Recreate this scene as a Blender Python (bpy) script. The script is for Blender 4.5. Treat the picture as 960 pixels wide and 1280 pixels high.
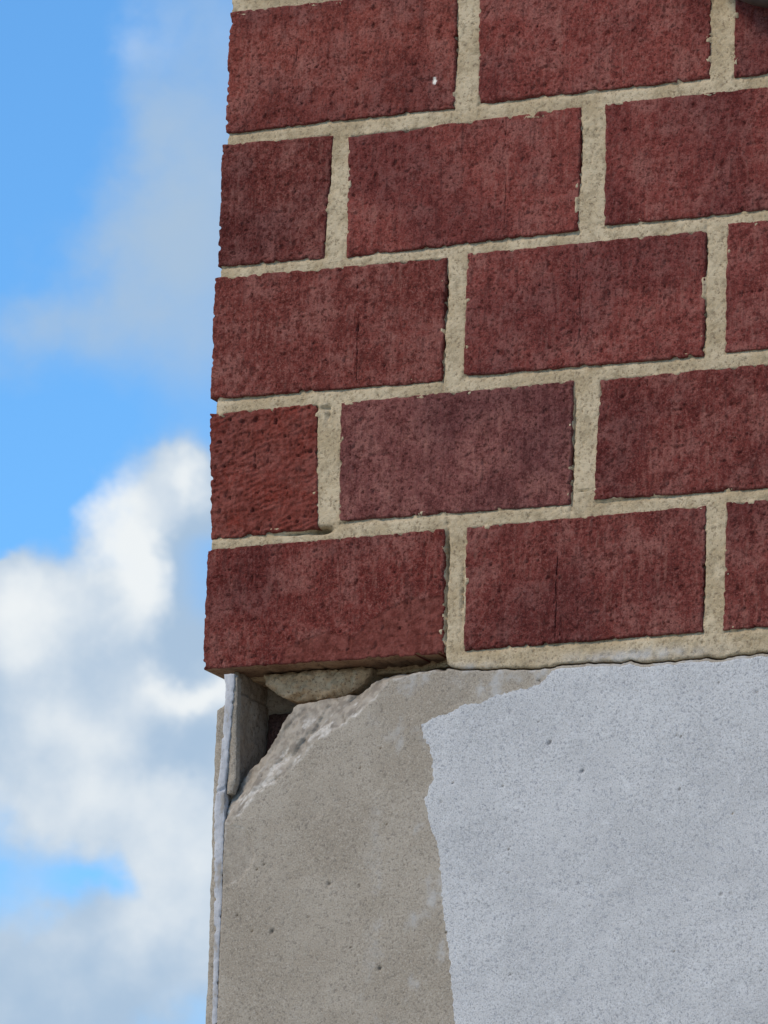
import bpy, math
import numpy as np
from mathutils import Matrix, Vector

for o in list(bpy.data.objects): bpy.data.objects.remove(o)
scene = bpy.context.scene
COL = scene.collection

# ------------------------------------------------------------------ camera
cam_d = bpy.data.cameras.new('camera')
cam_d.sensor_width = 36.0
cam_d.lens = 237.606
cam_d.clip_start = 0.1
cam_d.clip_end = 2000
cam = bpy.data.objects.new('camera', cam_d)
COL.objects.link(cam)
Rm = Matrix(((0.908636, 0.076914, 0.410444), (0.416711, -0.230699, -0.879278), (0.027060, 0.969980, -0.241673)))
M4 = Rm.to_4x4(); M4.translation = Vector((2.19605127, -4.39639475, 1.6))
cam.matrix_world = M4
scene.camera = cam

# ------------------------------------------------------------------ light and exposure
SUN_EL, SUN_AZ = 42.0, 212.0          # azimuth clockwise from +y; the wall faces -y
sv = Vector((math.sin(math.radians(SUN_AZ)) * math.cos(math.radians(SUN_EL)),
             math.cos(math.radians(SUN_AZ)) * math.cos(math.radians(SUN_EL)),
             math.sin(math.radians(SUN_EL))))
sun_d = bpy.data.lights.new('sun', 'SUN')
sun_d.energy = 2.5
sun_d.angle = math.radians(20)
sun_d.color = (1.0, 0.83, 0.62)
sun = bpy.data.objects.new('sun', sun_d); COL.objects.link(sun)
sun.rotation_euler = sv.to_track_quat('Z', 'Y').to_euler()
scene.view_settings.view_transform = 'Standard'
scene.view_settings.look = 'None'
scene.view_settings.exposure = 0.0
scene.view_settings.gamma = 1.0
SKY_STRENGTH = 0.12
scene.cycles.max_bounces = 5
scene.cycles.diffuse_bounces = 3

# ------------------------------------------------------------------ node helpers
class NT:
    def __init__(s, tree): s.t = tree; s.n = tree.nodes; s.l = tree.links
    def put(s, sock, v):
        if v is None: return
        if isinstance(v, bpy.types.NodeSocket): s.l.new(v, sock)
        else:
            if hasattr(sock.default_value, '__len__') and len(sock.default_value) == 4 and len(v) == 3: v = tuple(v) + (1,)
            sock.default_value = v
    def math(s, op, a, b=None, c=None, clamp=False):
        n = s.n.new('ShaderNodeMath'); n.operation = op; n.use_clamp = clamp
        s.put(n.inputs[0], a); s.put(n.inputs[1], b); s.put(n.inputs[2], c)
        return n.outputs[0]
    def noise(s, vec, scale, detail=4, rough=0.55, w=None, dist=0.0, color=False):
        n = s.n.new('ShaderNodeTexNoise')
        if w is not None: n.noise_dimensions = '4D'; s.put(n.inputs['W'], w)
        s.put(n.inputs['Vector'], vec); n.inputs['Scale'].default_value = scale
        n.inputs['Detail'].default_value = detail; n.inputs['Roughness'].default_value = rough
        n.inputs['Distortion'].default_value = dist
        return n.outputs['Color'] if color else n.outputs['Fac']
    def ramp(s, fac, a, b, lo=0.0, hi=1.0):
        n = s.n.new('ShaderNodeMapRange'); n.interpolation_type = 'SMOOTHSTEP'
        s.put(n.inputs['Value'], fac); s.put(n.inputs['From Min'], a); s.put(n.inputs['From Max'], b)
        s.put(n.inputs['To Min'], lo); s.put(n.inputs['To Max'], hi)
        return n.outputs['Result']
    def mix(s, f, a, b, mode='MIX'):
        n = s.n.new('ShaderNodeMix'); n.data_type = 'RGBA'; n.blend_type = mode
        s.put(n.inputs[0], f); s.put(n.inputs[6], a); s.put(n.inputs[7], b)
        return n.outputs[2]
    def scale(s, vec, sc):
        n = s.n.new('ShaderNodeMapping'); s.put(n.inputs['Vector'], vec); n.inputs['Scale'].default_value = sc
        return n.outputs[0]
    def attr(s, name):
        n = s.n.new('ShaderNodeAttribute'); n.attribute_name = name; return n.outputs['Fac']
    def bump(s, h, strength, dist, normal=None):
        n = s.n.new('ShaderNodeBump'); s.put(n.inputs['Height'], h)
        n.inputs['Strength'].default_value = strength; n.inputs['Distance'].default_value = dist
        if normal is not None: s.put(n.inputs['Normal'], normal)
        return n.outputs[0]

# ------------------------------------------------------------------ sky
world = bpy.data.worlds.new('World'); scene.world = world; world.use_nodes = True
world.cycles.sampling_method = 'MANUAL'; world.cycles.sample_map_resolution = 512
W = NT(world.node_tree); W.n.clear()
sky = W.n.new('ShaderNodeTexSky'); sky.sky_type = 'NISHITA'; sky.sun_disc = False
sky.sun_elevation = math.radians(SUN_EL); sky.sun_rotation = math.radians(SUN_AZ)
sky.air_density = 1.0; sky.dust_density = 0.0; sky.ozone_density = 4.0; sky.altitude = 300
tc = W.n.new('ShaderNodeTexCoord')
sep = W.n.new('ShaderNodeSeparateXYZ'); W.l.new(tc.outputs['Generated'], sep.inputs[0])
az = W.math('MULTIPLY', W.math('ARCTAN2', sep.outputs[0], sep.outputs[1]), 180 / math.pi)
el = W.math('MULTIPLY', W.math('ARCSINE', sep.outputs[2]), 180 / math.pi)
wob = W.noise(tc.outputs['Generated'], 60, 4, 0.52, color=True)
wsep = W.n.new('ShaderNodeSeparateColor'); W.l.new(wob, wsep.inputs[0])
azw = W.math('ADD', az, W.math('MULTIPLY_ADD', wsep.outputs[0], 1.2, -0.6))
elw = W.math('ADD', el, W.math('MULTIPLY_ADD', wsep.outputs[1], 1.2, -0.6))
def bank(a, e, sa, se, k):
    """one cloud bank: centre azimuth and elevation, half sizes (degrees), weight"""
    dx = W.math('MULTIPLY', W.math('SUBTRACT', azw, a), 1 / sa); dy = W.math('MULTIPLY', W.math('SUBTRACT', elw, e), 1 / se)
    g = W.math('EXPONENT', W.math('MULTIPLY', W.math('ADD', W.math('MULTIPLY', dx, dx), W.math('MULTIPLY', dy, dy)), -1.0))
    return W.math('MULTIPLY', g, k)
def total(lst):
    s = bank(*lst[0])
    for b in lst[1:]: s = W.math('ADD', s, bank(*b))
    return s
banks = [  # cumulus and thin cloud; negative = clear gap
    (-27.54, 10.89, 2.20, 1.70, 0.22), (-26.95, 17.51, 0.83, 1.28, 0.52), (-27.02, 15.96, 1.14, 0.88, 0.52), (-28.01, 15.49, 0.90, 0.51, 0.44), (-26.48, 16.50, 0.62, 2.03, 0.25),
    (-27.07, 13.86, 0.62, 0.61, 1.05), (-26.74, 14.27, 0.34, 0.30, 0.95), (-28.01, 12.85, 0.76, 0.57, 1.10), (-26.91, 12.58, 1.03, 0.68, 1.10),
    (-27.50, 11.77, 1.38, 0.74, 1.20), (-26.55, 10.82, 0.76, 0.74, 1.10), (-27.77, 9.88, 1.31, 0.57, 1.20), (-28.24, 13.42, 0.17, 0.17, 0.90),
    (-28.05, 13.86, 0.31, 0.34, -0.60), (-27.46, 10.72, 0.36, 0.20, -0.50), (-28.37, 17.18, 0.69, 1.76, -0.35), (-28.18, 14.40, 0.97, 0.34, -0.25)]
dens_l = total(banks)
big = W.noise(tc.outputs['Generated'], 3.2, 6, 0.6)
fine = W.noise(tc.outputs['Generated'], 60, 5, 0.6)
near = W.math('EXPONENT', W.math('MULTIPLY', W.math('ADD',
        W.math('POWER', W.math('MULTIPLY', W.math('ADD', az, 27.3), 1 / 3.0), 2.0), W.math('POWER', W.math('MULTIPLY', W.math('SUBTRACT', el, 14), 1 / 6.5), 2.0)), -1.0))
dens_o = W.math('MULTIPLY', W.math('SUBTRACT', big, 0.42), 5.0)
dmix = W.n.new('ShaderNodeMix'); dmix.data_type = 'FLOAT'
W.put(dmix.inputs[0], W.ramp(near, 0.15, 0.55)); W.put(dmix.inputs[2], dens_o); W.put(dmix.inputs[3], dens_l)
dens = W.math('ADD', dmix.outputs[0], W.math('MULTIPLY', W.math('SUBTRACT', fine, 0.5), 0.5))
cover = W.ramp(dens, 0.05, 1.0)
lit_l = total([
    (-27.19, 13.46, 0.34, 0.64, 1.10), (-27.60, 13.93, 0.24, 0.20, 0.70), (-26.77, 14.27, 0.24, 0.24, 0.80), (-26.55, 12.41, 0.48, 0.19, 0.90),
    (-28.15, 12.98, 0.48, 0.41, 0.70), (-27.21, 11.36, 1.17, 0.47, 0.60), (-27.87, 12.11, 0.62, 0.34, 0.40), (-27.49, 18.05, 0.41, 0.27, 0.50),
    (-26.68, 10.55, 0.55, 0.41, 0.50), (-26.59, 13.32, 0.28, 0.61, -0.60), (-26.67, 11.90, 0.41, 0.20, -0.30), (-27.05, 15.96, 0.97, 1.01, -0.50),
    (-26.90, 17.31, 0.41, 0.61, -0.40)])
lit = W.math('ADD', lit_l, W.math('MULTIPLY', W.math('SUBTRACT', W.noise(tc.outputs['Generated'], 80, 4, 0.5), 0.5), 1.0))
ccol = W.mix(W.ramp(lit, -0.25, 0.95), (0.40, 0.54, 0.71), (0.86, 0.90, 0.92))
skyc = W.mix(1.0, sky.outputs[0], (SKY_STRENGTH * 0.88, SKY_STRENGTH * 1.42, SKY_STRENGTH * 1.68), 'MULTIPLY')
hs = W.n.new('ShaderNodeHueSaturation'); W.l.new(skyc, hs.inputs['Color']); hs.inputs['Saturation'].default_value = 1.0
wc = W.mix(cover, hs.outputs[0], ccol)
bg = W.n.new('ShaderNodeBackground'); W.l.new(wc, bg.inputs['Color']); bg.inputs['Strength'].default_value = 1.0
wo = W.n.new('ShaderNodeOutputWorld'); W.l.new(bg.outputs[0], wo.inputs['Surface'])

# ------------------------------------------------------------------ vectorised noise (mm space)
_rng = np.random.default_rng(7)
_P = _rng.permutation(512); _P = np.concatenate([_P, _P, _P])
_A = _rng.uniform(0, 2 * np.pi, 512); _GX, _GY = np.cos(_A), np.sin(_A)
def perlin(x, y, seed=0):
    xi = np.floor(x).astype(int); yi = np.floor(y).astype(int); fx = x - xi; fy = y - yi
    def g(ix, iy, dx, dy):
        h = _P[(_P[(ix + seed * 31) & 511] + iy) & 511]
        return _GX[h] * dx + _GY[h] * dy
    u = fx * fx * fx * (fx * (fx * 6 - 15) + 10); v = fy * fy * fy * (fy * (fy * 6 - 15) + 10)
    a = g(xi, yi, fx, fy); b = g(xi + 1, yi, fx - 1, fy); c = g(xi, yi + 1, fx, fy - 1); d = g(xi + 1, yi + 1, fx - 1, fy - 1)
    return 1.5 * ((a + u * (b - a)) + v * ((c + u * (d - c)) - (a + u * (b - a))))
def fbm(x, y, sc, seed=0, oct=3, gain=0.5):
    s = 0; a = 1.0
    for i in range(oct):
        s = s + a * perlin(x / sc * 2 ** i + 17.3 * i, y / sc * 2 ** i - 9.1 * i, seed + i); a *= gain
    return s
def facets(u, w, size, seed):
    """chunky broken faces: each jittered cell gets its own level and tilt"""
    iu = np.floor(u / size).astype(int); iw = np.floor(w / size).astype(int); best = np.full(u.shape, 1e9); out = np.zeros_like(u)
    for a in (-1, 0, 1):
        for b in (-1, 0, 1):
            h = _P[(_P[(iu + a + seed) & 511] + iw + b) & 511]
            su = (iu + a + 0.5 + 0.42 * _GX[h]) * size; sw = (iw + b + 0.5 + 0.42 * _GY[h]) * size
            h2 = _P[(h + 77) & 511]; dd = (u - su) ** 2 + (w - sw) ** 2
            v = 0.8 * _GX[h2] + 0.9 * ((u - su) * _GY[h2] + (w - sw) * _GX[_P[h2]]) / size
            k = dd < best; best = np.where(k, dd, best); out = np.where(k, v, out)
    return out
def sstep(a, b, x):
    t = np.clip((x - a) / (b - a), 0, 1); return t * t * (3 - 2 * t)

# ------------------------------------------------------------------ polygon tools
def dense(poly, step, closed=True):
    out = []; n = len(poly)
    for i in range(n if closed else n - 1):
        a = np.array(poly[i], float); b = np.array(poly[(i + 1) % n], float)
        k = max(1, int(round(np.linalg.norm(b - a) / step)))
        for j in range(k): out.append(a + (b - a) * j / k)
    if not closed: out.append(np.array(poly[-1], float))
    return np.array(out)
def rough(poly, amp, sc, seed, step=1.6, closed=True, fine=0.4, chips=0.0):
    p = dense(poly, step, closed)
    q = np.roll(p, -1, 0) - np.roll(p, 1, 0)
    if not closed: q[0] = p[1] - p[0]; q[-1] = p[-1] - p[-2]
    n = np.stack([q[:, 1], -q[:, 0]], 1) / (np.linalg.norm(q, axis=1, keepdims=True) + 1e-9)
    s = p[:, 0] + 1.7 * p[:, 1]; t = p[:, 1] - 0.6 * p[:, 0]
    d = amp * (fbm(s, t, sc, seed, 2) + fine * perlin(s / 3.1, t / 3.1, seed + 5))
    if chips: d += chips * sstep(0.30, 0.7, perlin(s / 7.5, t / 7.5, seed + 9))      # outlines run clockwise: bites go inwards
    return p + n * d[:, None]
def nearest(X, Z, poly, closed=True, want_in=True, reach=None):
    """inside flag, distance and nearest point of a polyline for flat arrays (worked tile by tile; beyond reach only a bound is given)"""
    a = poly if closed else poly[:-1]; b = np.roll(poly, -1, 0) if closed else poly[1:]
    N = len(X); ins = np.zeros(N, bool); D = np.full(N, 1e3); CX = X.copy(); CZ = Z.copy()
    if N == 0: return ins, D, CX, CZ
    ab = b - a; L = (ab ** 2).sum(1) + 1e-12
    lo = np.minimum(a, b); hi = np.maximum(a, b)
    T = 26.0; tx = np.floor((X - X.min()) / T).astype(np.int64); tz = np.floor((Z - Z.min()) / T).astype(np.int64)
    key = tx * 100000 + tz; order = np.argsort(key, kind='stable'); cuts = np.flatnonzero(np.diff(key[order])) + 1
    for idx in np.split(order, cuts):
        x = X[idx][:, None]; z = Z[idx][:, None]
        x0, x1, z0, z1 = x.min(), x.max(), z.min(), z.max()
        if want_in:
            k = (hi[:, 1] >= z0) & (lo[:, 1] <= z1) & (hi[:, 0] >= x0)
            if k.any():
                A, BB, AB = a[k], b[k], ab[k]
                c = ((A[:, 1] > z) != (BB[:, 1] > z)) & (x < AB[:, 0] * (z - A[:, 1]) / np.where(AB[:, 1] == 0, 1e-12, AB[:, 1]) + A[:, 0])
                ins[idx] = c.sum(1) % 2 == 1
        m = reach if reach is not None else 1e9
        k = (hi[:, 0] >= x0 - m) & (lo[:, 0] <= x1 + m) & (hi[:, 1] >= z0 - m) & (lo[:, 1] <= z1 + m)
        if not k.any(): continue
        A, AB, LL = a[k], ab[k], L[k]
        t = np.clip(((x - A[:, 0]) * AB[:, 0] + (z - A[:, 1]) * AB[:, 1]) / LL, 0, 1)
        px = A[:, 0] + t * AB[:, 0]; pz = A[:, 1] + t * AB[:, 1]
        dd = (x - px) ** 2 + (z - pz) ** 2; q = dd.argmin(1); r = np.arange(len(q))
        D[idx] = np.sqrt(dd[r, q]); CX[idx] = px[r, q]; CZ[idx] = pz[r, q]
    return ins, D, CX, CZ

def make_mesh(name, V, F, mats, midx=None, attrs=None):
    me = bpy.data.meshes.new(name)
    V = np.asarray(V, np.float32); F = np.asarray(F, np.int32); nf = len(F)
    me.vertices.add(len(V)); me.vertices.foreach_set('co', V.ravel())
    me.loops.add(nf * 4); me.loops.foreach_set('vertex_index', F.ravel())
    me.polygons.add(nf); me.polygons.foreach_set('loop_start', np.arange(0, nf * 4, 4, dtype=np.int32))
    me.polygons.foreach_set('loop_total', np.full(nf, 4, np.int32))
    me.polygons.foreach_set('use_smooth', np.ones(nf, bool))
    for m in mats: me.materials.append(m)
    if midx is not None: me.polygons.foreach_set('material_index', np.asarray(midx, np.int32))
    for k, a in (attrs or {}).items():
        at = me.attributes.new(k, 'FLOAT', 'POINT'); at.data.foreach_set('value', np.asarray(a, np.float32))
    me.update(calc_edges=True)
    return me

def front(u, d, z): return np.stack([u, d, z], 1)

def patch(name, xs, zs, poly, depth, back, mats, parent, place=front, under=None, attrs=None, rings=3):
    """A relief slab: a grid over a polygon, pushed in and out by depth(x, z, edge_distance), with edges running back.
    All in millimetres on the wall; place() turns (along, depth, height) into world axes. Origin at the piece's base."""
    X, Z = np.meshgrid(xs, zs); sh = X.shape; X = X.ravel().copy(); Z = Z.ravel().copy()
    bb0, bb1 = poly.min(0) - 8, poly.max(0) + 8
    ins, D, CX, CZ = nearest(X, Z, poly, reach=12.0)
    I = np.arange(len(X)).reshape(sh)
    Q = np.stack([I[:-1, :-1], I[:-1, 1:], I[1:, 1:], I[1:, :-1]], -1).reshape(-1, 4)
    Q = Q[ins[Q].any(1)]
    far = np.zeros(len(X), bool); far[Q.ravel()] = True; far &= ~ins & (D > 11)
    if far.any():
        _, D2, C2, Z2 = nearest(X[far], Z[far], poly, want_in=False); CX[far] = C2; CZ[far] = Z2
    out = ~ins
    X[out] = CX[out]; Z[out] = CZ[out]; D[out] = 0
    used = np.zeros(len(X), bool); used[Q.ravel()] = True
    new = np.cumsum(used) - 1; Q = new[Q]; X = X[used]; Z = Z[used]; D = D[used]
    Y = depth(X, Z, D)
    at = {k: f(X, Z, D) for k, f in (attrs or {}).items()}
    V = [np.stack([X, Y, Z], 1)]; nV = len(X)
    E = np.stack([Q, np.roll(Q, -1, 1)], -1).reshape(-1, 2)
    key = E.min(1).astype(np.int64) * nV + E.max(1); u, inv, cnt = np.unique(key, return_inverse=True, return_counts=True)
    B = E[cnt[inv] == 1]
    bv = np.unique(B); rem = np.zeros(nV, int); rem[bv] = np.arange(len(bv)); k = len(bv)
    F = [Q]; mi = [np.zeros(len(Q), int)]
    a = rem[B[:, 0]]; b = rem[B[:, 1]]
    ex = X[B[:, 1]] - X[B[:, 0]]; ez = Z[B[:, 1]] - Z[B[:, 0]]
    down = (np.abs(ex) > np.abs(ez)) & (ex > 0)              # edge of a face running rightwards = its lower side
    for r in range(rings):
        f = (r / (rings - 1)) ** 1.6
        V.append(np.stack([X[bv], Y[bv] * (1 - f) + back * f, Z[bv]], 1))
        for kk in at: at[kk] = np.concatenate([at[kk], at[kk][:nV][bv]])
        if r:
            o0 = nV + (r - 1) * k; o1 = nV + r * k
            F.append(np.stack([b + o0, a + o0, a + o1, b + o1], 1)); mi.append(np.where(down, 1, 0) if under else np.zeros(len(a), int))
    V = np.concatenate(V); F = np.concatenate(F); mi = np.concatenate(mi)
    P = place(V[:, 0], V[:, 1], V[:, 2])
    org = np.array([(P[:, 0].min() + P[:, 0].max()) / 2, (P[:, 1].min() + P[:, 1].max()) / 2, P[:, 2].min()])
    me = make_mesh(name, (P - org) * 0.001, F, mats, mi, at)
    ob = bpy.data.objects.new(name, me); COL.objects.link(ob)
    ob.parent = parent
    ob.location = Vector(org * 0.001) - (parent.location if parent else Vector((0, 0, 0)))
    return ob

def empty(name, loc, label, cat):
    o = bpy.data.objects.new(name, None); COL.objects.link(o); o.location = loc
    o['label'] = label; o['category'] = cat; o['kind'] = 'thing'
    return o

# ------------------------------------------------------------------ materials
def material(name):
    m = bpy.data.materials.new(name); m.use_nodes = True
    t = NT(m.node_tree); b = m.node_tree.nodes['Principled BSDF']
    b.inputs['Specular IOR Level'].default_value = 0.10
    return m, t, b
def finish(t, b, col, rough, normal):
    t.put(b.inputs['Base Color'], col); t.put(b.inputs['Roughness'], rough)
    if normal is not None: t.put(b.inputs['Normal'], normal)

def brick_material():
    m, t, b = material('fired_brick')
    tcn = t.n.new('ShaderNodeTexCoord'); oi = t.n.new('ShaderNodeObjectInfo'); co = tcn.outputs['Object']
    off = t.n.new('ShaderNodeVectorMath'); off.operation = 'ADD'; t.l.new(co, off.inputs[0]); t.l.new(t.math('MULTIPLY', oi.outputs['Random'], 9.0), off.inputs[1]); co = off.outputs[0]; w = None
    base = oi.outputs['Color']
    blot = t.noise(co, 42, 3, 0.65, w)
    str_ = t.noise(t.scale(co, (1, 1, 0.16)), 330, 3, 0.6, w)
    grain = t.noise(co, 900, 3, 0.65, w)
    clot = t.noise(co, 170, 3, 0.65, w)
    lump = t.noise(co, 430, 3, 0.6, w)
    drag = t.noise(t.scale(co, (1, 1, 0.13)), 260, 3, 0.7, w)
    tone = t.noise(co, 11, 2, 0.5, w)
    dusty = t.mix(0.5, base, (0.300, 0.130, 0.108))
    dark = t.mix(1.0, base, (0.60, 0.50, 0.50), 'MULTIPLY')
    c = t.mix(t.ramp(blot, 0.44, 0.64), base, dusty)
    c = t.mix(t.ramp(blot, 0.46, 0.30, 0, 0.7), c, dark)
    c = t.mix(t.ramp(str_, 0.52, 0.72, 0, 0.4), c, dusty)
    c = t.mix(t.ramp(clot, 0.52, 0.34, 0, 0.85), c, dark)
    c = t.mix(t.ramp(clot, 0.52, 0.70, 0, 0.6), c, dusty)
    c = t.mix(t.ramp(grain, 0.54, 0.68, 0, 0.38), c, (0.36, 0.175, 0.145))
    c = t.mix(t.ramp(grain, 0.47, 0.34, 0, 0.55), c, (0.035, 0.013, 0.012))
    c = t.mix(t.ramp(lump, 0.46, 0.33, 0, 0.75), c, (0.055, 0.016, 0.013))
    c = t.mix(t.ramp(lump, 0.56, 0.70, 0, 0.35), c, (0.31, 0.15, 0.125))
    c = t.mix(t.ramp(drag, 0.47, 0.32, 0, 0.42), c, (0.060, 0.020, 0.018))
    c = t.mix(t.ramp(drag, 0.54, 0.72, 0, 0.30), c, (0.32, 0.15, 0.12))
    c = t.mix(t.ramp(tone, 0.54, 0.36, 0, 0.7), c, t.mix(1.0, c, (0.62, 0.60, 0.66), 'MULTIPLY'))
    c = t.mix(t.math('MULTIPLY', t.attr('raw'), 0.7), c, t.mix(t.ramp(clot, 0.35, 0.65), (0.125, 0.034, 0.026), (0.20, 0.062, 0.050)))
    c = t.mix(t.attr('fleck'), c, (0.75, 0.72, 0.66))
    h = t.math('ADD', t.math('ADD', t.math('MULTIPLY', clot, 0.6), lump), t.math('MULTIPLY', t.math('ADD', grain, str_), 0.6))
    finish(t, b, c, 0.95, t.bump(h, 0.9, 0.0012))
    return m
def mortar_material(name, c0, c1, dark, smear=True, bump=0.0010):
    m, t, b = material(name)
    tcn = t.n.new('ShaderNodeNewGeometry'); co = tcn.outputs['Position']
    n1 = t.noise(co, 34, 4, 0.6); n2 = t.noise(co, 420, 4, 0.7); n3 = t.noise(co, 1100, 2, 0.6); n4 = t.noise(co, 120, 3, 0.6)
    c = t.mix(t.ramp(n1, 0.35, 0.65), c0, c1)
    c = t.mix(t.ramp(n4, 0.48, 0.70, 0, 0.6), c, tuple(x * 0.62 for x in c0))
    c = t.mix(t.ramp(n2, 0.49, 0.32, 0, 0.85), c, dark)
    c = t.mix(t.ramp(n3, 0.55, 0.70, 0, 0.45), c, tuple(x * 1.22 for x in c1))
    if smear: c = t.mix(t.attr('smear'), c, (0.48, 0.52, 0.58))
    h = t.math('ADD', n2, t.math('MULTIPLY', n3, 0.5))
    finish(t, b, c, 0.95, t.bump(h, 0.9, bump))
    return m
def render_material():
    m, t, b = material('cement_render')
    g = t.n.new('ShaderNodeNewGeometry'); co = g.outputs['Position']
    n1 = t.noise(co, 14, 4, 0.6); n2 = t.noise(co, 380, 3, 0.6); n3 = t.noise(co, 850, 2, 0.7); n4 = t.noise(co, 150, 4, 0.55)
    c = t.mix(t.ramp(n1, 0.36, 0.64), (0.310, 0.268, 0.216), (0.372, 0.328, 0.272))
    c = t.mix(t.ramp(n4, 0.55, 0.75, 0, 0.4), c, (0.39, 0.355, 0.305))
    c = t.mix(t.ramp(n2, 0.46, 0.32, 0, 0.6), c, (0.17, 0.148, 0.125))
    c = t.mix(t.ramp(n3, 0.46, 0.33, 0, 0.55), c, (0.15, 0.13, 0.11))
    c = t.mix(t.ramp(n3, 0.54, 0.68, 0, 0.5), c, (0.50, 0.455, 0.395))
    c = t.mix(t.math('MULTIPLY', t.attr('film'), t.ramp(n4, 0.40, 0.60, 0.2, 0.8)), c, (0.46, 0.455, 0.45))
    broke = t.mix(t.ramp(n4, 0.36, 0.62), (0.22, 0.192, 0.162), (0.35, 0.312, 0.265))
    c = t.mix(t.attr('broken'), c, broke)
    c = t.mix(t.attr('lime'), c, t.mix(t.ramp(n2, 0.35, 0.6), (0.38, 0.35, 0.31), (0.56, 0.53, 0.49)))
    c = t.mix(t.attr('pit'), c, (0.07, 0.062, 0.056))
    h = t.math('ADD', n2, t.math('MULTIPLY', n3, 0.6))
    finish(t, b, c, 0.95, t.bump(h, 0.6, 0.0008))
    return m
def paint_material():
    m, t, b = material('weathered_paint')
    g = t.n.new('ShaderNodeNewGeometry'); co = g.outputs['Position']
    n1 = t.noise(co, 16, 5, 0.62); n2 = t.noise(co, 430, 3, 0.6); n3 = t.noise(co, 950, 2, 0.7); n4 = t.noise(co, 60, 5, 0.65, dist=0.6)
    c = t.mix(t.ramp(n1, 0.34, 0.66), (0.452, 0.455, 0.462), (0.520, 0.523, 0.530))
    c = t.mix(t.ramp(n4, 0.55, 0.70, 0, 0.5), c, (0.62, 0.63, 0.64))
    c = t.mix(t.ramp(n2, 0.47, 0.31, 0, 0.75), c, (0.27, 0.28, 0.31))
    c = t.mix(t.ramp(n3, 0.46, 0.33, 0, 0.7), c, (0.19, 0.195, 0.21))
    c = t.mix(t.ramp(n3, 0.53, 0.68, 0, 0.5), c, (0.64, 0.66, 0.69))
    c = t.mix(t.attr('pit'), c, (0.10, 0.10, 0.11))
    h = t.math('ADD', n2, t.math('MULTIPLY', n3, 0.6))
    finish(t, b, c, 0.85, t.bump(h, 0.5, 0.0006))
    return m
def bead_material():
    m, t, b = material('white_bead')
    g = t.n.new('ShaderNodeNewGeometry'); co = g.outputs['Position']
    n1 = t.noise(t.scale(co, (1, 1, 0.3)), 120, 5, 0.65); n2 = t.noise(co, 600, 3, 0.6)
    c = t.mix(t.ramp(n1, 0.35, 0.68), (0.40, 0.405, 0.43), (0.54, 0.545, 0.57))
    c = t.mix(t.ramp(n1, 0.47, 0.36, 0, 0.8), c, (0.34, 0.30, 0.25))
    c = t.mix(t.ramp(n2, 0.42, 0.28, 0, 0.6), c, (0.25, 0.24, 0.23))
    finish(t, b, c, 0.7, t.bump(n2, 0.4, 0.0005))
    return m
def plain_material(name, c0, c1, sc, rough_, metal=0.0):
    m, t, b = material(name)
    g = t.n.new('ShaderNodeNewGeometry'); co = g.outputs['Position']
    n1 = t.noise(co, sc, 5, 0.6); n2 = t.noise(co, sc * 12, 3, 0.6)
    c = t.mix(t.ramp(n1, 0.35, 0.65), c0, c1)
    b.inputs['Metallic'].default_value = metal
    finish(t, b, c, rough_, t.bump(n2, 0.4, 0.0006))
    return m
M_BRICK = brick_material()
M_MORTAR = mortar_material('sandy_mortar', (0.415, 0.325, 0.205), (0.545, 0.448, 0.308), (0.19, 0.14, 0.088))
M_BED = mortar_material('bed_mortar', (0.50, 0.345, 0.205), (0.62, 0.455, 0.29), (0.17, 0.10, 0.055), smear=False, bump=0.0015)
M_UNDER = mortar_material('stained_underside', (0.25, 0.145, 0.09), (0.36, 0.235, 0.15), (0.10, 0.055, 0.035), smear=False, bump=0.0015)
M_RENDER = render_material()
M_PAINT = paint_material()
M_BEAD = bead_material()
M_CORE = mortar_material('inner_cement', (0.33, 0.262, 0.200), (0.43, 0.352, 0.275), (0.15, 0.115, 0.088), smear=False)
M_FIX = plain_material('dark_fixture_metal', (0.065, 0.048, 0.042), (0.095, 0.070, 0.060), 60, 0.7, 0.0)
M_GROUND = plain_material('ground_paving', (0.40, 0.35, 0.27), (0.50, 0.44, 0.35), 2.0, 0.95)

# ------------------------------------------------------------------ ground
gm = bpy.data.meshes.new('ground')
gm.from_pydata([(-300, -300, 0), (300, -300, 0), (300, 300, 0), (-300, 300, 0)], [], [(0, 1, 2, 3)]); gm.materials.append(M_GROUND)
ground = bpy.data.objects.new('ground', gm); COL.objects.link(ground); ground['kind'] = 'structure'

# ------------------------------------------------------------------ brick wall
wall = empty('brick_wall', (0, 0, 2.68), 'dark red brick wall corner with sandy mortar joints above the pale render', 'wall')
WB, HB, JX, JZ = 191.1, 94.0, 16.3, 10.6            # stretcher, height, upright joint, bed joint (mm)
HW = 88.5
def row_top(r): return 3212.3 + (2.5 if r < 1 else 0) - (r - 1) * (HB + JZ) - (0.4 if r > 3 else 0)
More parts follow.
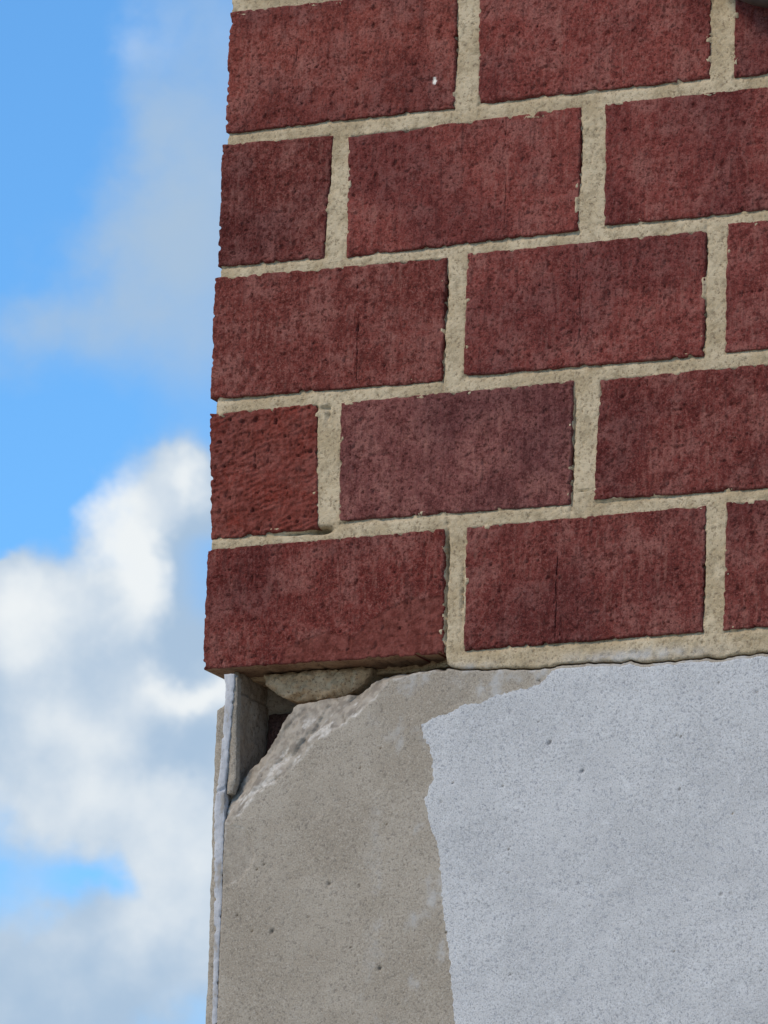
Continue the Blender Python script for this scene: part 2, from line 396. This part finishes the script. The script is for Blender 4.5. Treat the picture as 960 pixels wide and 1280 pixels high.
# measured outlines of the bricks (mm on the wall face): top left, top right, bottom right, bottom left
QUADS = {
 (1, 0): [(2.2, 3212.8), (191.4, 3211.1), (192.6, 3116.6), (1.6, 3116.5)], (1, 1): [(209.8, 3210.9), (397.3, 3208.7), (398.1, 3117.5), (212.2, 3117.6)],
 (2, 0): [(-0.8, 3107.9), (92.5, 3105.1), (87.5, 3009.7), (-0.6, 3011.2)], (2, 1): [(105.3, 3102.3), (295.5, 3106.3), (295.0, 3011.2), (106.9, 3008.4)],
 (3, 0): [(-3.0, 3002.6), (189.2, 2999.9), (187.2, 2905.1), (-3.5, 2908.2)], (3, 1): [(206.1, 3001.3), (396.9, 3000.6), (396.7, 2905.4), (205.3, 2907.8)],
 (4, 0): [(-3.1, 2896.3), (86.0, 2896.7), (89.5, 2800.4), (1.2, 2798.6)], (4, 1): [(105.8, 2895.6), (293.7, 2895.7), (293.2, 2802.5), (106.7, 2804.6)],
 (5, 0): [(-1.2, 2790.9), (192.9, 2791.7), (194.2, 2697.4), (-1.8, 2699.5)], (5, 1): [(211.0, 2791.5), (400.4, 2792.8), (398.9, 2699.6), (210.9, 2698.6)],
 (1, 2): [(417.3, 3209.0), (607.0, 3210.0), (607.5, 3116.0), (417.2, 3115.8)], (2, 2): [(315.4, 3106.7), (505.0, 3105.0), (505.5, 3011.0), (316.1, 3012.8)],
 (3, 2): [(413.9, 3004.0), (604.0, 3003.0), (604.5, 2907.0), (413.5, 2906.9)], (4, 2): [(315.4, 2894.5), (503.5, 2896.0), (503.0, 2801.5), (312.2, 2804.6)],
 (5, 2): [(416.6, 2793.9), (606.0, 2793.5), (606.5, 2698.0), (415.0, 2699.6)]}
TINT = {(1, 0): (0.185, 0.068, 0.060), (1, 1): (0.182, 0.064, 0.060), (2, 0): (0.150, 0.050, 0.047), (2, 1): (0.178, 0.064, 0.060),
        (1, 2): (0.175, 0.063, 0.062), (2, 2): (0.172, 0.058, 0.056), (3, 0): (0.160, 0.056, 0.052), (3, 1): (0.170, 0.061, 0.058),
        (3, 2): (0.170, 0.061, 0.060), (4, 0): (0.185, 0.040, 0.028), (4, 1): (0.152, 0.078, 0.082), (4, 2): (0.155, 0.052, 0.050),
        (5, 0): (0.158, 0.049, 0.046), (5, 1): (0.155, 0.054, 0.052), (5, 2): (0.150, 0.054, 0.052)}
CRACK = {(2, 1): [(236, 3010, 3060, .55)], (3, 0): [(118, 2908, 2962, .75)], (3, 1): [(298, 2925, 2972, .6)], (5, 1): [(284, 2700, 2772, .9)], (1, 0): [(60, 3164, 3182, .8)]}
def brick_depth(seed, gain=1.0, key=None, tilt=0.0):
    def f(x, z, d):
        r = 0.9 + 1.0 * perlin(x / 12, z / 12, seed + 3) + 2.2 * sstep(0.3, 0.7, perlin(x / 21, z / 21, seed + 33))
        r = np.maximum(r, 0.4); dd = np.minimum(d, r)
        y = r - np.sqrt(np.maximum(r * r - (r - dd) ** 2, 0))
        y = y + gain * (0.55 * fbm(x, z, 38, seed, 2) + 0.20 * fbm(x, z, 8, seed + 4, 2, 0.6) + 0.22 * fbm(x, z / 1.4, 2.6, seed + 5, 2))
        pit = perlin(x / 1.9, z / 3.0, seed + 8)
        mask = 0.35 + 0.65 * sstep(-0.25, 0.35, perlin(x / 30, z / 26, seed + 12))
        y = y + gain * mask * 1.5 * sstep(0.42, 0.8, pit)
        y = y + gain * mask * 0.30 * perlin(x / 1.9, z / 16, seed + 13)
        y = y + gain * 1.3 * sstep(0.48, 0.78, perlin(x / 5.5 + 3, z / 7.0, seed + 21))
        if tilt: y = y + 1.5 * np.abs(perlin((x + z * 0.25) / 17, (z - x * 0.3) / 4.0, seed + 15))
        for (cx, z0, z1, w) in CRACK.get(key, []):
            c = cx + 1.0 * perlin(z / 18, z * 0 + cx, 3) + 0.35 * perlin(z / 4, z * 0 + cx, 4)
            y = y + 2.4 * np.exp(-((x - c) / (0.30 * w * (1 + 0.8 * perlin(z / 6, z * 0 + cx, 16)))) ** 2) * sstep(-0.4, 0.2, perlin(z / 9, z * 0 + cx, 6)) * sstep(z0 - 3, z0 + 8, z) * sstep(z1 + 3, z1 - 12, z)
        if key == (5, 0):
            y = y + 0.8 * flake(x, z, d)
        return y
    return f
FLAKE = rough([(60, 2697), (66, 2712), (98, 2722), (122, 2716), (133, 2727), (160, 2741), (194, 2742), (196, 2697)], 1.6, 9, 61)
def flake(x, z, d):
    ins, D, _, _ = nearest(x, z, FLAKE)
    return np.where(ins, sstep(0, 2.0, D), 0.0)
def fleck(x, z, d): return 1.0 - sstep(1.8, 2.6, np.hypot((x - 175.6) * 1.3, (z - 3139.1) * 0.8) + 0.8 * perlin(x / 2, z / 2, 9))
VIS_X = 452
rngb = np.random.default_rng(11)
def add_brick(r, c, quad, hi, back):
    seed = (r * 13 + c * 7) % 90 + 100
    poly = rough(quad, 0.65, 15, seed, 1.2, fine=0.35, chips=2.0) if hi else rough(quad, 0.7, 11, seed, 5)
    b0, b1 = poly.min(0), poly.max(0)
    st = 0.85 if hi else 6.0
    xs = np.arange(b0[0] - st, b1[0] + 2 * st, st); zs = np.arange(b0[1] - st, b1[1] + 2 * st, st)
    if hi and b1[0] > VIS_X + 30: xs = np.concatenate([np.arange(b0[0] - st, VIS_X, st), np.arange(VIS_X, b1[0] + 12, 5.0)])
    for (cx, _, _, _) in CRACK.get((r, c), []):            # finer columns where a hairline crack runs
        xs = np.concatenate([xs[np.abs(xs - cx) > 4.2], np.arange(cx - 4.2, cx + 4.3, 0.28)])
    xs = np.sort(xs)
    at = {}
    if (r, c) == (5, 0): at['raw'] = flake
    if (r, c) == (4, 0): at['raw'] = lambda x, z, d: 0.75 + 0.4 * perlin(x / 20, z / 20, 5)
    if (r, c) == (1, 0): at['fleck'] = fleck
    gain = {(4, 0): 1.7, (5, 0): 1.1}.get((r, c), 1.0)
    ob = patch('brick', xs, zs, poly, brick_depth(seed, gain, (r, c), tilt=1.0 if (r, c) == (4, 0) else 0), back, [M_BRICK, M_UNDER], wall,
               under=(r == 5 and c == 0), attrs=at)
    t = TINT.get((r, c)) or tuple(np.array((0.165, 0.057, 0.054)) * rngb.uniform(0.88, 1.1))
    lv = {(1, 0): 1.06, (1, 1): 1.04, (2, 0): 0.80, (2, 1): 1.06, (2, 2): 0.98, (3, 0): 0.92, (3, 1): 1.05, (4, 0): 0.95, (4, 1): 1.02, (4, 2): 0.90, (5, 0): 0.88, (5, 1): 0.92}.get((r, c), 1.0)
    t = tuple(1.13 * lv * q_ for q_ in t)
    ob.color = (t[0] * 1.06, t[1] * 0.70, t[2] * 0.60, 1)
    return ob
for (r, c), q in QUADS.items():
    back = 92 if (r % 2 or c) else WB
    o = add_brick(r, c, q, True, back)
for r in range(-3, 6):                                   # the courses going on past the frame
    z1 = row_top(r); z0 = z1 - HB
    x = 0.0; c = 0
    while x < 1240:
        w = HW if (r % 2 == 0 and c == 0) else WB
        if (r, c) not in QUADS:
            add_brick(r, c, [(x, z1), (x + w, z1), (x + w, z0), (x, z0)], False, 92 if (r % 2 or c) else WB)
        x += w + JX; c += 1
def side_place(u, d, z): return np.stack([d, -u, z], 1)   # the return face of the corner, looking towards +x
for r in range(-3, 6):
    z1 = row_top(r); z0 = z1 - HB; y = 92 + JX if r % 2 else WB + JX; k = 0
    while k < 4:
        q = [(-y - WB, z1), (-y, z1), (-y, z0), (-y - WB, z0)]
        poly = rough(q, 0.7, 11, 40 + k + r, 5); b0, b1 = poly.min(0), poly.max(0)
        o = patch('brick', np.arange(b0[0] - 6, b1[0] + 12, 6.), np.arange(b0[1] - 6, b1[1] + 12, 6.), poly, brick_depth(150 + k * 9 + r), 85, [M_BRICK], wall, place=side_place)
        o.color = (*tuple(np.array((0.165, 0.057, 0.054)) * rngb.uniform(0.88, 1.1)), 1)
        y += WB + JX; k += 1

# mortar: one continuous joint body, weathered back under each brick and flush or smeared over the arris below it
CRACKLINE = rough([(200.3, 2686.2), (212, 2683.5), (224.7, 2682.7), (250.3, 2682.1), (272.5, 2680.0), (288.3, 2681.9), (310.4, 2682.1), (335.6, 2680.4), (343.1, 2681.6),
             (351.3, 2678.7), (376.2, 2678.7), (389.9, 2679.5), (401.1, 2680.0), (410.4, 2677.5), (425.8, 2679.4), (450.5, 2680.0), (600, 2680), (1250, 2680)], 0.7, 9, 33, 1.6, closed=False)
_boxes = []
for (r, c), q in QUADS.items():
    q = np.array(q); _boxes.append((q[[0, 3], 0].mean(), q[[1, 2], 0].mean(), q[[2, 3], 1].mean(), q[[0, 1], 1].mean()))
GAPS = [(92, 2798.8, 7, 2.2, 14), (72, 2797.9, 14, 1.0, 6), (195.0, 2768, 1.3, 20, 9), (195.2, 2722, 1.0, 22, 7), (189.0, 2972, 1.2, 16, 8), (188.2, 2925, 0.9, 20, 6),
        (95, 2888, 1.5, 6, 4), (92.5, 2893, 4, 1.3, 4), (293.9, 2830, 0.9, 28, 7), (294.9, 2870, 0.8, 14, 5), (295.6, 3070, 0.8, 22, 6), (399.2, 2745, 0.8, 30, 6),
        (397.0, 2985, 0.8, 18, 6), (396.9, 2930, 0.7, 15, 5), (192.2, 3170, 0.8, 25, 6), (89.8, 3080, 0.9, 14, 6), (208.5, 2740, 0.6, 25, 4), (303, 2812, 5, 0.5, 2.5)]
def mortar_depth(x, z, d):
    inn = np.zeros_like(x); above = np.full_like(x, 99.0); below = np.full_like(x, 99.0)
    for (x0, x1, z0, z1) in _boxes:
        di = np.minimum(np.minimum(x - x0, x1 - x), np.minimum(z - z0, z1 - z))
        inn = np.maximum(inn, di)
        inx = (x > x0 - 0.5) & (x < x1 + 0.5)
        above = np.where(inx & (z0 - z > -3), np.minimum(above, np.abs(z0 - z)), above)   # distance up to the brick over the joint
    y = 1.25 + 0.7 * fbm(x, z, 34, 21, 2) + 0.30 * fbm(x, z, 4.0, 23, 3, 0.65)
    for (cx, cz, sx, sz, k) in GAPS: y = y + k * np.exp(-((x - cx + 0.8 * perlin(z / 4, x / 4, 5)) / sx) ** 2 - ((z - cz) / sz) ** 2)
    y = y + 1.7 * np.exp(-(above / 2.2) ** 2)                      # weathered back beneath the brick above
    y = y + 1.0 * sstep(0.5, 0.75, perlin(x / 3.4, z / 3.4, 27))
    sm = sstep(0.32, 0.65, perlin(x / 13, z / 9, 64))              # here and there the pointing was smeared over the arris
    y = y - 1.5 * sm * (inn > 0); inn = np.maximum(inn - 0.6 - 1.8 * sm, 0)
    y = y + inn * 1.3
    y = np.where(z < 2698, np.minimum(y, 3.0 + 0.5 * perlin(x / 9, z / 9, 30)), y)
    r = 1.6; dd = np.minimum(d, r)
    return np.maximum(y, -0.5) + (r - np.sqrt(np.maximum(r * r - (r - dd) ** 2, 0)))
def smear(x, z, d):
    g = np.exp(-((x - 345) / 50) ** 2 - ((z - 2686) / 4.5) ** 2) + 0.7 * np.exp(-((x - 215) / 18) ** 2 - ((z - 2686) / 3.5) ** 2)
    return 0.45 * np.clip(g * (0.9 + 0.9 * fbm(x, z, 12, 44, 3)), 0, 1)
cl = CRACKLINE + np.array([0, 1.5])
left = rough([(3.2, 3640), (3.2, 3060), (0.6, 2990), (0.0, 2880), (1.5, 2706)], 0.8, 8, 71, 1.6, closed=False)
mp = np.concatenate([left, [(150, 2705), (190, 2703), (195.5, 2698), (197.5, 2690)], cl, [(1250, 3640)]])
xs = np.concatenate([np.arange(2, VIS_X + 8, 1.15), np.arange(VIS_X + 10, 1260, 8.)])
zs = np.concatenate([np.arange(2674, 3252, 1.15), np.arange(3256, 3650, 8.)])
patch('mortar', xs, zs, mp, mortar_depth, 88, [M_MORTAR], wall, attrs={'smear': smear})
sp = np.array([(-920., 3640), (-20, 3640), (-20, 2704), (-920, 2704)])
patch('mortar', np.arange(-930, 0, 8.), np.arange(2696, 3650, 8.), sp, lambda x, z, d: 4.5 + 0.8 * fbm(x, z, 20, 3, 2), 80, [M_MORTAR], wall, place=side_place)
# bedding left hanging under the corner brick, set back from the face
bed = rough([(5, 2706), (5, 2700.5), (16.7, 2698.0), (36.7, 2694.6), (69.8, 2693.0), (109.3, 2693.6), (141.9, 2694.5), (167.9, 2694), (200, 2692), (200, 2706)], 0.8, 9, 81, 1.2)
patch('bed_mortar', np.arange(3, 204, 1.2), np.arange(2690, 2709, 1.0), bed,
      lambda x, z, d: 36 + 3.0 * fbm(x, z, 14, 83, 3) + 2.2 * np.exp(-((z - 2697.2 - perlin(x / 20, x * 0, 4)) / 0.8) ** 2) + 2 * np.exp(-d / 1.2) - 16 * sstep(150, 196, x), 92, [M_BED], wall)
chunk = rough([(37.5, 2697.5), (40.4, 2689.6), (47.2, 2683.0), (53.3, 2679.0), (63.9, 2675.8), (81.7, 2675.9), (101.3, 2677.0), (110.4, 2680.0), (117.5, 2684.4), (124.4, 2691), (126, 2697.5)], 1.1, 8, 85, 1.2)
patch('mortar_lump', np.arange(34, 130, 1.1), np.arange(2673, 2700, 1.1), chunk,
      lambda x, z, d: 20 + 2.2 * fbm(x, z, 9, 86, 3, 0.6) + 0.9 * facets(x, z, 7.0, 3) + 4.0 * np.exp(-d / 1.8) + (2697 - z) * 0.12, 62, [M_BED], wall)

# ------------------------------------------------------------------ rendered wall
ren = empty('rendered_wall', (0.02, 0, 0), 'cement render wall below the bricks, half under worn pale grey paint, upper corner broken away', 'wall')
EOUT = rough([(206, 2685.2), (200.3, 2685.0), (179.8, 2685.0), (152.1, 2681.7), (141.5, 2670.3), (132.0, 2661.3), (122.5, 2654.7), (108.5, 2646.0), (94.4, 2639.7), (84.2, 2630.7),
        (74.8, 2619.3), (62.0, 2611.0), (47.9, 2604.1), (39.6, 2595.5), (33.4, 2586.9), (27.0, 2582.4), (19.8, 2580.4), (0, 2579)], 1.6, 9, 51, 1.3, closed=False, fine=0.5)
EIN = rough([(194.0, 2688.3), (173.3, 2688.6), (147.5, 2687.6), (131.4, 2682.5), (118.0, 2675.0), (95.8, 2673.5), (70.4, 2671.0), (60.3, 2659.3), (54.1, 2647.6),
        (46.0, 2635.4), (35.1, 2625.8), (27.0, 2615.5), (21.5, 2606.0)], 1.0, 8, 53, 1.3, closed=False)
LEFT = rough([(20.2, 2599.8), (20.4, 2580.4), (20.0, 2556.4), (20.3, 2526.3), (19.5, 2478.5), (19.9, 2430.9), (19.8, 2380.), (20, 0)], 0.35, 12, 55, 1.6, closed=False)
BROKEN = np.concatenate([EOUT, [(-30, 2579), (-30, 2720), (206, 2720)]])
SPALL = rough([(20, 2582), (36, 2578), (40.4, 2573.2), (44.7, 2563.9), (46.3, 2554.8), (43.3, 2546.0), (35.1, 2537.5), (24, 2533.0), (20, 2533)], 1.0, 8, 57, 1.4)
rp = np.random.default_rng(5)
PITS = [(x, z, rp.uniform(0.45, 1.05)) for x, z in zip(rp.uniform(25, 470, 60), rp.uniform(2395, 2672, 60))]
PITS += [(280.8, 2625.3, 1.6), (271.4, 2672.0, 1.4), (307.1, 2602.9, 1.5), (62, 2498, 1.6), (107, 2531, 1.6), (205, 2600, 1.2), (48, 2545, 1.3), (150, 2466, 1.5)]
def pits(x, z):
    y = np.zeros_like(x)
    for (cx, cz, r) in PITS:
        k = (np.abs(x - cx) < 4) & (np.abs(z - cz) < 4)
        if k.any(): y[k] = np.maximum(y[k], np.exp(-(((x[k] - cx + 0.5 * perlin(z[k] / 2, x[k] / 2, 3)) / r) ** 2 + ((z[k] - cz + 0.5 * (x[k] - cx) * np.sin(cx)) / (r * (0.75 + 0.35 * np.cos(7 * cx)))) ** 2) ** 1.5))
    return y
def face(x, z):
    return 1.0 + 0.8 * fbm(x, z, 130, 61, 2) + 0.28 * fbm(x, z, 16, 63, 3) + 0.14 * perlin(x / 2.6, z / 2.6, 66)
_cache = {}
def zones(x, z):
    k = len(x)
    if k not in _cache:
        near_ = (x < 215) & (z > 2520) & (z < 2720)
        br = np.zeros(len(x), bool); t = np.zeros_like(x); do = np.zeros_like(x); sp_ = np.zeros_like(x)
        xi, zi = x[near_], z[near_]
        ins, _, _, _ = nearest(xi, zi, BROKEN); _, d0, _, _ = nearest(xi, zi, EOUT, False, False); _, d1, _, _ = nearest(xi, zi, EIN, False, False)
        br[near_] = ins; t[near_] = np.where(ins, d0 / (d0 + d1 + 1e-6), 0); do[near_] = d0
        si, sd, _, _ = nearest(xi, zi, SPALL); sp_[near_] = np.where(si, sstep(0, 1.8, sd), 0)
        _cache[k] = (br, t, do, sp_)
    return _cache[k]
def render_depth(x, z, d):
    br, t, do, sp_ = zones(x, z)
    y = face(x, z) + 2.0 * pits(x, z)
    y = y + 1.0 * sp_ * sstep(18, 30, x + 6)
    rug = fbm(x - z * 0.3, z * 1.2, 24, 71, 4, 0.5); ridg = 1 - np.abs(perlin((x + z) / 40, (z - x) / 15, 77)) * 2
    wx = 2.5 * perlin(x / 7, z / 7, 81); fu, fw = (x + z) * 0.7071 + wx, (z - x) * 0.7071 + wx
    fac = 1.1 * facets(fu / 2.0, fw, 9.0, 5) + 0.5 * facets(fu / 1.4, fw, 4.0, 9)
    y = np.where(br, y + sstep(0, 2.5, do) * fac + 1.6 * sstep(0, 2.2, do) + 12.5 * t ** 1.15 + sstep(0, 3, do) * (1.3 * rug - 1.3 * ridg * (1 - t) * sstep(0, 6, do)), y)
    r = 1.3; dd = np.minimum(d, r)
    e = np.where(z > 2676, 1.0, 0.5)
    return y + e * (r - np.sqrt(np.maximum(r * r - (r - dd) ** 2, 0)))
def a_broken(x, z, d):
    br, t, do, sp_ = zones(x, z); return np.where(br, sstep(0, 2, do), 0.0) * 0.95 + 0.30 * sp_
def a_lime(x, z, d):
    br, t, do, sp_ = zones(x, z)
    u_, w_ = (x + z) * 0.7071, (z - x) * 0.7071            # along and across the break
    v = sstep(0.12, 0.55, fbm(u_ / 2.6, w_, 7.5, 91, 4, 0.6) + 0.25 * fbm(x, z, 30, 94, 2)) * sstep(0.72, 0.5, t)
    rim = np.exp(-(do / 1.1) ** 2) * sstep(-0.1, 0.4, perlin(x / 9, z / 9, 95)) * (do > 0)
    sr = sp_ * (1 - sp_) * 3.2 * sstep(0.0, 0.4, perlin(x / 12, z / 12, 96))
    top = np.where((z > 2640) & (x > 126), 0.25, 1.0)
    return np.clip(np.where(br, 0.8 * v * top, 0) + rim * 0.7 + sr, 0, 1)
rpoly = np.concatenate([CRACKLINE[::-1], EIN, LEFT, [(1250, 0)]])
xs = np.concatenate([np.arange(10, 470, 1.15), np.arange(475, 1260, 12.)])
zs = np.concatenate([np.arange(0, 2380, 40.), np.arange(2385, 2696, 1.15)])
patch('render_coat', xs, zs, rpoly, render_depth, 60, [M_RENDER], ren, attrs={'film': lambda x, z, d: np.clip(sstep(2640, 2672, z) * sstep(190, 240, x) * sstep(-0.2, 0.5, fbm(x, z, 22, 17, 3)) + 0.7 * sstep(0.25, 0.7, fbm(x, z / 1.8, 26, 19, 3)) * sstep(120, 185, x), 0, 0.8) * (z < 2684), 'broken': a_broken, 'lime': a_lime, 'pit': lambda x, z, d: pits(x, z) * 0.85})
pe = rough([(278.3, 2676.0), (275.9, 2672.0), (267.8, 2667.8), (253.8, 2666.3), (237.4, 2663.3), (225.4, 2658.1), (212.6, 2657.8), (203.1, 2653.0), (190.4, 2650.3), (178.3, 2645.1),
      (180.5, 2635.3), (185.9, 2627.2), (188.1, 2616.9), (189.1, 2603.2), (184.3, 2593.3), (181.8, 2588.7), (185.3, 2580.2), (188.2, 2567.5), (193.6, 2557.1), (195.9, 2543.4),
      (197.6, 2528.5), (199.3, 2510.6), (202.4, 2492.8), (205.4, 2475.0), (207.1, 2457.3), (209.5, 2439.6), (211.3, 2422.0), (213.3, 2392.7), (216, 2300), (230, 1800), (215, 0)], 1.1, 6, 59, 1.0, closed=False, fine=0.9)
ct = CRACKLINE[CRACKLINE[:, 0] > 279] + np.array([0, -0.9])
ppoly = np.concatenate([ct[::-1], pe, [(1249, 0)]])
def paint_depth(x, z, d):
    return face(x, z) + 1.6 * pits(x, z) - 0.38 - 0.10 * fbm(x, z, 40, 98, 2) + 0.34 * (1 - sstep(0, 1.6, d)) + np.where(z > 2676, 0.9 * (1 - sstep(0, 1.6, d)), 0)
patch('paint_coat', np.concatenate([np.arange(176, 470, 1.2), np.arange(475, 1260, 12.)]), zs, ppoly, paint_depth, 3.2, [M_PAINT], ren,
      attrs={'pit': lambda x, z, d: pits(x, z) * 0.8})
# exposed white corner bead, the coat of the return face beside it, and the thin edge left standing along the hole
BL = [(15.6, 2694.5), (17.2, 2684.9), (17.0, 2671.5), (16.6, 2659.4), (15.8, 2646.1), (15.1, 2623.1), (13.0, 2608.7), (11.8, 2593.1), (12.9, 2556.8), (13.9, 2526.7), (15.0, 2478.7), (15.5, 2431.0), (15.2, 2401.4), (15, 0)]
BR = [(23.1, 2694.5), (23.9, 2684.3), (22.6, 2667.4), (21.8, 2652.9), (20.9, 2640.8), (20.2, 2622.7), (18.8, 2607.7), (19.4, 2592.5), (19.4, 2556.4), (19.8, 2526.3), (18.9, 2478.5), (19.4, 2430.9), (19.2, 2401.2), (19.5, 0)]
bp = rough(BL[::-1] + BR, 0.30, 7, 41, 0.8, fine=0.9, chips=1.6)
zst = np.concatenate([np.arange(0, 2380, 40.), np.arange(2385, 2700, 1.1)])
patch('corner_bead', np.arange(8, 27, 0.8), zst, bp, lambda x, z, d: 1.0 + 0.5 * np.exp(-d / 0.4) + 0.35 * fbm(x, z, 5, 43, 3, 0.6) + 0.18 * (x - 16) + 1.5 * np.exp(-((z - 2606 - 0.5 * (x - 15)) / 0.9) ** 2), 9, [M_BEAD], ren)
SL = [(16.4, 2673.9), (13.2, 2671.1), (8.7, 2668.3), (8.5, 2653.8), (7.9, 2635.6), (8.0, 2614.4), (7.9, 2599.3), (7.7, 2569.1), (8.4, 2558.8), (8.2, 2539.0), (8.2, 2503.0), (8.7, 2473.1), (7.6, 2431.4), (7.4, 2401.7), (7.5, 0)]
sp = rough(SL[::-1] + [(18, 2674), (18, 0)], 0.35, 10, 45, 1.5)
patch('side_render', np.arange(5, 20, 0.9), zst, sp, lambda x, z, d: 5.0 + 0.7 * fbm(x, z, 12, 47, 3) + 1.2 * np.exp(-d / 1.0), 420, [M_RENDER], ren)
ER = [(25.2, 2692.5), (25.6, 2676.9), (25.5, 2658.7), (26.4, 2634.4), (26.5, 2613.2), (23.8, 2604.5)]
ep = rough([(20.0, 2604.0), (20.0, 2692.5)] + ER, 0.4, 7, 49, 1.2)
patch('render_edge', np.arange(17, 29, 0.9), np.arange(2600, 2696, 1.1), ep, lambda x, z, d: 3.6 + 0.6 * fbm(x, z, 8, 50, 3) + 1.0 * np.exp(-d / 1.0), 11, [M_RENDER], ren)
# inside of the hole: inner face of the return coat, a brick behind it and the cement core
def inner_place(u, d, z): return np.stack([23.4 - d, u, z], 1)
ip = rough([(15, 2590), (66, 2590), (66, 2699), (15, 2699)], 0.5, 7, 31, 1.5)
def inner_depth(u, z, d):
    s = 2683.4 + 1.2 * perlin(u / 11, u * 0, 8)
    return 0.6 + 0.9 * fbm(u, z, 13, 35, 3) + 2.6 * np.exp(-((z - s) / 1.0) ** 2) + 1.2 * sstep(0, 1.5, z - s) + 1.5 * np.exp(-d / 1.5)
patch('inner_face', np.arange(10, 70, 1.1), np.arange(2586, 2703, 1.1), ip, inner_depth, 6, [M_CORE], ren, place=inner_place)
cb = rough([(24, 2641), (24, 2675.5), (112, 2676.5), (112, 2642)], 0.8, 9, 37, 1.5)
o = patch('core_brick', np.arange(21, 116, 1.4), np.arange(2636, 2681, 1.4), cb, lambda x, z, d: 59 + 1.0 * fbm(x, z, 12, 38, 3) + 2.5 * np.exp(-d / 1.5), 80, [M_BRICK], ren)
o.color = (0.13, 0.085, 0.065, 1)
patch('cement_core', np.arange(12, 215, 3.), np.arange(2560, 2700, 3.), np.array([(14., 2570), (14, 2698), (210, 2698), (210, 2570)]),
      lambda x, z, d: 65 + 1.5 * fbm(x, z, 15, 39, 3), 90, [M_CORE], ren)

# ------------------------------------------------------------------ dark rounded fixture on the wall, just past the upper right edge
fx = empty('wall_fixture', (0.464, 0, 3.2345), 'dark grey brown rounded fixture on the bricks at the upper right edge', 'fixture')
def lathe(name, prof, mat, seg=48):
    V = []; F = []
    for k in range(seg):
        a = 2 * math.pi * k / seg
        for (r, y) in prof: V.append((r * math.cos(a), y, r * math.sin(a)))
    n = len(prof)
    for k in range(seg):
        for j in range(n - 1):
            F.append((k * n + j, k * n + j + 1, ((k + 1) % seg) * n + j + 1, ((k + 1) % seg) * n + j))
    me = bpy.data.meshes.new(name); me.from_pydata(V, [], F); me.materials.append(mat)
    me.polygons.foreach_set('use_smooth', [True] * len(F)); me.update()
    ob = bpy.data.objects.new(name, me); COL.objects.link(ob); ob.parent = fx; return ob
lathe('base_plate', [(0.0655, 0.004), (0.0660, -0.006), (0.060, -0.010), (0.0001, -0.010)], M_FIX)
lathe('rim', [(0.0700, -0.009), (0.0745, -0.012), (0.0750, -0.020), (0.0735, -0.027), (0.066, -0.030), (0.062, -0.026), (0.061, -0.011)], M_FIX)
lathe('cover', [(0.061, -0.024), (0.056, -0.036), (0.044, -0.047), (0.026, -0.053), (0.0001, -0.055)], M_FIX)
